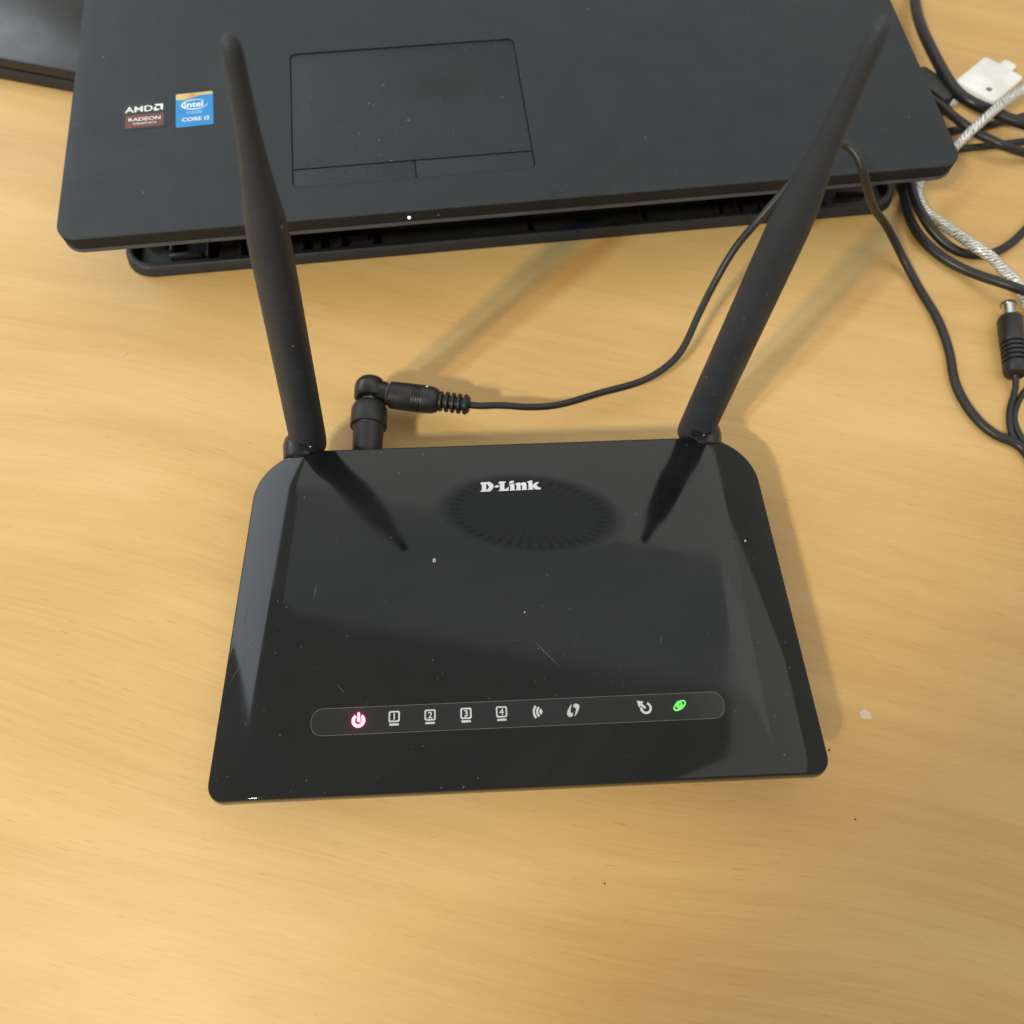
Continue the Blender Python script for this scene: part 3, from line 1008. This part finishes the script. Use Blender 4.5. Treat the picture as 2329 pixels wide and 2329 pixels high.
# spare plug at the right edge
P0, P1, P2 = Vector((0.2183, 0.2219, 0.0050)), Vector((0.2185, 0.2152, 0.0050)), Vector((0.2133, 0.1844, 0.0048))
dp = (P2 - P1).normalized()
obj('spare_plug_tip', lathe([(-0.0072, 0.0018), (-0.0071, 0.0027), (-0.0066, 0.0028), (-0.0064, 0.0026), (0.0005, 0.0026), (0.0006, 0.0010)], 24, P1, dp), 'nickel', power_cable)
obj('tip_ring', lathe([(-0.0076, 0.0020), (-0.0075, 0.0029), (-0.0067, 0.0030), (-0.0066, 0.0020)], 24, P1, dp), 'slot', power_cable)
prof = [(0.0, 0.0036), (0.0006, 0.0044), (0.0020, 0.0049), (0.0135, 0.0049)]
for k in range(5):
    s = 0.0145 + k * 0.0024
    prof += [(s, 0.0048 - k * 0.00005), (s + 0.0004, 0.0047), (s + 0.0005, 0.0037), (s + 0.0013, 0.0037), (s + 0.0014, 0.0047)]
prof += [(0.0270, 0.0047), (0.0295, 0.0046), (0.0308, 0.0040), (0.0312, 0.0024)]
obj('spare_plug', lathe(prof, 32, P1, dp), 'rubber', power_cable)

# ------------------------------------------------------------------ other cables
SILVER = [(0.2870, 0.3802, 0.0120), (0.2739, 0.3695, 0.0130), (0.2570, 0.3540, 0.0145), (0.2438, 0.3429, 0.0155), (0.2331, 0.3329, 0.0150), (0.2254, 0.3268, 0.0110), (0.2205, 0.3230, 0.0062), (0.2121, 0.3154, 0.0030), (0.2012, 0.3048, 0.0026), (0.1963, 0.2962, 0.0026), (0.1954, 0.2874, 0.0026), (0.1971, 0.2801, 0.0026), (0.2018, 0.2739, 0.0030), (0.2067, 0.2634, 0.0055), (0.2110, 0.2516, 0.0090), (0.2175, 0.2474, 0.0075), (0.2246, 0.2434, 0.0035), (0.2293, 0.2376, 0.0026), (0.2306, 0.2292, 0.0026), (0.2307, 0.2155, 0.0026)]
o = obj('braided_cable', tube(SILVER, 0.0024, 14), 'braid')
tag(o, 'silvery clear-sheathed braided cable running past the laptop corner', 'cable')
CABA = [(0.1906, 0.3170, 0.0025), (0.1897, 0.3061, 0.0025), (0.1895, 0.2989, 0.0025), (0.1887, 0.2908, 0.0025), (0.1881, 0.2809, 0.0025), (0.1891, 0.2704, 0.0025), (0.1930, 0.2597, 0.0025), (0.1993, 0.2509, 0.0025), (0.2061, 0.2445, 0.0030), (0.2126, 0.2381, 0.0050), (0.2198, 0.2318, 0.0075), (0.2269, 0.2283, 0.0075), (0.2431, 0.2253, 0.0030)]
o = obj('black_cable', tube(CABA, 0.0021, 12), 'cord')
tag(o, 'thick black cable sweeping right from under the laptop, passing over the braided cable', 'cable', 'loose black cables')
CABB = [(0.1908, 0.3140, 0.0075), (0.1898, 0.3018, 0.0075), (0.1899, 0.2932, 0.0075), (0.1897, 0.2834, 0.0075), (0.1914, 0.2733, 0.0070), (0.1966, 0.2648, 0.0045), (0.2039, 0.2578, 0.0025), (0.2109, 0.2542, 0.0022), (0.2178, 0.2539, 0.0022), (0.2253, 0.2562, 0.0022), (0.2337, 0.2619, 0.0022), (0.2417, 0.2695, 0.0022), (0.2542, 0.2829, 0.0022)]
o = obj('black_cable', tube(CABB, 0.0020, 12), 'cord')
tag(o, 'black cable curving up to the right edge, passing under the braided cable', 'cable', 'loose black cables')
C1 = [(0.2420, 0.5600, 0.0040), (0.2300, 0.4700, 0.0040), (0.2200, 0.4200, 0.0090), (0.2184, 0.3850, 0.0125), (0.2210, 0.3651, 0.0125), (0.2230, 0.3559, 0.0125), (0.2259, 0.3499, 0.0125), (0.2317, 0.3441, 0.0125), (0.2406, 0.3437, 0.0098), (0.2471, 0.3399, 0.0090), (0.2555, 0.3356, 0.0090), (0.2680, 0.3352, 0.0060)]
o = obj('black_cable', tube(C1, 0.0027, 12), 'cord')
tag(o, 'thickest black cable in the tangle, just below the white plug', 'cable', 'loose black cables')
C2 = [(0.2050, 0.3690, 0.0085), (0.2111, 0.3586, 0.0085), (0.2149, 0.3517, 0.0085), (0.2187, 0.3453, 0.0085), (0.2226, 0.3387, 0.0085), (0.2270, 0.3329, 0.0085), (0.2314, 0.3300, 0.0072), (0.2364, 0.3269, 0.0070), (0.2418, 0.3215, 0.0075), (0.2547, 0.3209, 0.0040), (0.2656, 0.3186, 0.0025)]
o = obj('black_cable', tube(C2, 0.0021, 12), 'cord')
tag(o, 'black cable slanting down to the right behind the upper braided cable, crossing the others', 'cable', 'loose black cables')
C3 = [(0.2121, 0.3353, 0.0025), (0.2220, 0.3376, 0.0025), (0.2290, 0.3391, 0.0025), (0.2338, 0.3407, 0.0025), (0.2431, 0.3425, 0.0025), (0.2528, 0.3461, 0.0025), (0.2637, 0.3499, 0.0025), (0.2760, 0.3550, 0.0025)]
o = obj('black_cable', tube(C3, 0.0019, 12), 'cord')
tag(o, 'black cable rising gently rightwards through the middle of the tangle', 'cable', 'loose black cables')
C4 = [(0.2090, 0.3230, 0.0018), (0.2171, 0.3244, 0.0018), (0.2240, 0.3254, 0.0018), (0.2307, 0.3266, 0.0018), (0.2396, 0.3279, 0.0018), (0.2488, 0.3298, 0.0018), (0.2590, 0.3317, 0.0018), (0.2704, 0.3341, 0.0018)]
o = obj('black_cable', tube(C4, 0.0017, 12), 'cord')
tag(o, 'lowest thin black cable of the tangle, leaving beside the laptop corner', 'cable', 'loose black cables')

# black connector lump and white plug in the tangle
conn = empty('cable_connector', (0.2165, 0.3605, 0.0), (0, 0, math.radians(-52)))
tag(conn, 'black moulded cable connector against the laptop right edge', 'connector')
obj('shell', slab(-0.015, 0.011, -0.0065, 0.0065, 0.011, 0.0225, r=0.003, bev=0.0015), 'rubber', conn)
obj('grip', slab(-0.010, 0.004, -0.0070, 0.0070, 0.0125, 0.021, r=0.002, bev=0.001), 'hinge', conn)
obj('highlight_spot', lathe([(0, 0.0022), (0.0006, 0.0026), (0.0018, 0.0020), (0.0022, 0.0006)], 18, Vector((0.0105, 0.0015, 0.0185)), Vector((1, -0.2, 0.6))), 'white_plastic', conn)  # white spot highlight put in as a small white bead
conn.location.z = -0.0105 + 0.0

wp = empty('white_plug', (0.2455, 0.3520, 0.0), (0, 0, math.radians(44)))
tag(wp, 'white plastic plug with a small grey square behind the black cables', 'plug')
obj('shell', slab(0.0, 0.030, 0.0, 0.024, 0.0, 0.0085, r=0.003, bev=0.0016), 'white_plastic', wp)
obj('grey_square', slab(0.0050, 0.0078, 0.0062, 0.0090, 0.0083, 0.00865, r=0.0003, bev=0.0001), 'grey_mark', wp)
obj('neck', slab(0.030, 0.038, 0.008, 0.016, 0.0015, 0.0070, r=0.002, bev=0.001), 'white_plastic', wp)

# dark flat case showing behind the laptop's left edge
dc = empty('black_case', (-0.2450, 0.3592, 0), (0, 0, math.radians(-13)))
tag(dc, 'dark flat case lying on the desk behind the laptop left edge', 'case')
obj('base', slab(-0.085, 0.030, 0.0, 0.075, 0.0, 0.007, r=0.004, bev=0.0012), 'stand', dc)
obj('lid', slab(-0.0845, 0.0295, 0.0005, 0.0745, 0.0072, 0.013, r=0.004, bev=0.0014), 'hinge', dc)

# ------------------------------------------------------------------ scraps on the desk


def scrap(name, x, y, r, mat, label, cat, group=None, sq=1.0, ang=0.0, th=0.00012):
    lp = []
    for k in range(14):
        a = 2 * math.pi * k / 14
        q = r * (0.78 + 0.4 * random.random())
        u, v = q * math.cos(a), q * math.sin(a) * sq
        lp.append((x + u * math.cos(ang) - v * math.sin(ang), y + u * math.sin(ang) + v * math.cos(ang)))
    o = flat(name, [lp], mat, None, 0.0001, th)
    tag(o, label, cat, group)


scrap('paper_scrap', 0.1251, 0.0429, 0.0022, 'paper', 'pale whitish scrap stuck to the desk right of the router', 'scrap', sq=0.8)
scrap('paper_scrap', -0.1696, 0.1898, 0.0015, 'paper', 'tiny pale sliver lying on the desk left of the router', 'scrap', sq=0.22, ang=0.9)
scrap('dark_speck', 0.1155, 0.0089, 0.00032, 'fleck', 'dark speck on the desk below the pale scrap', 'speck')
scrap('dark_speck', 0.0318, -0.0115, 0.00032, 'fleck', 'dark speck on the desk in front of the router', 'speck')
scrap('dark_speck', 0.1105, 0.0307, 0.0004, 'fleck', 'dark speck on the desk just right of the router front corner', 'speck')
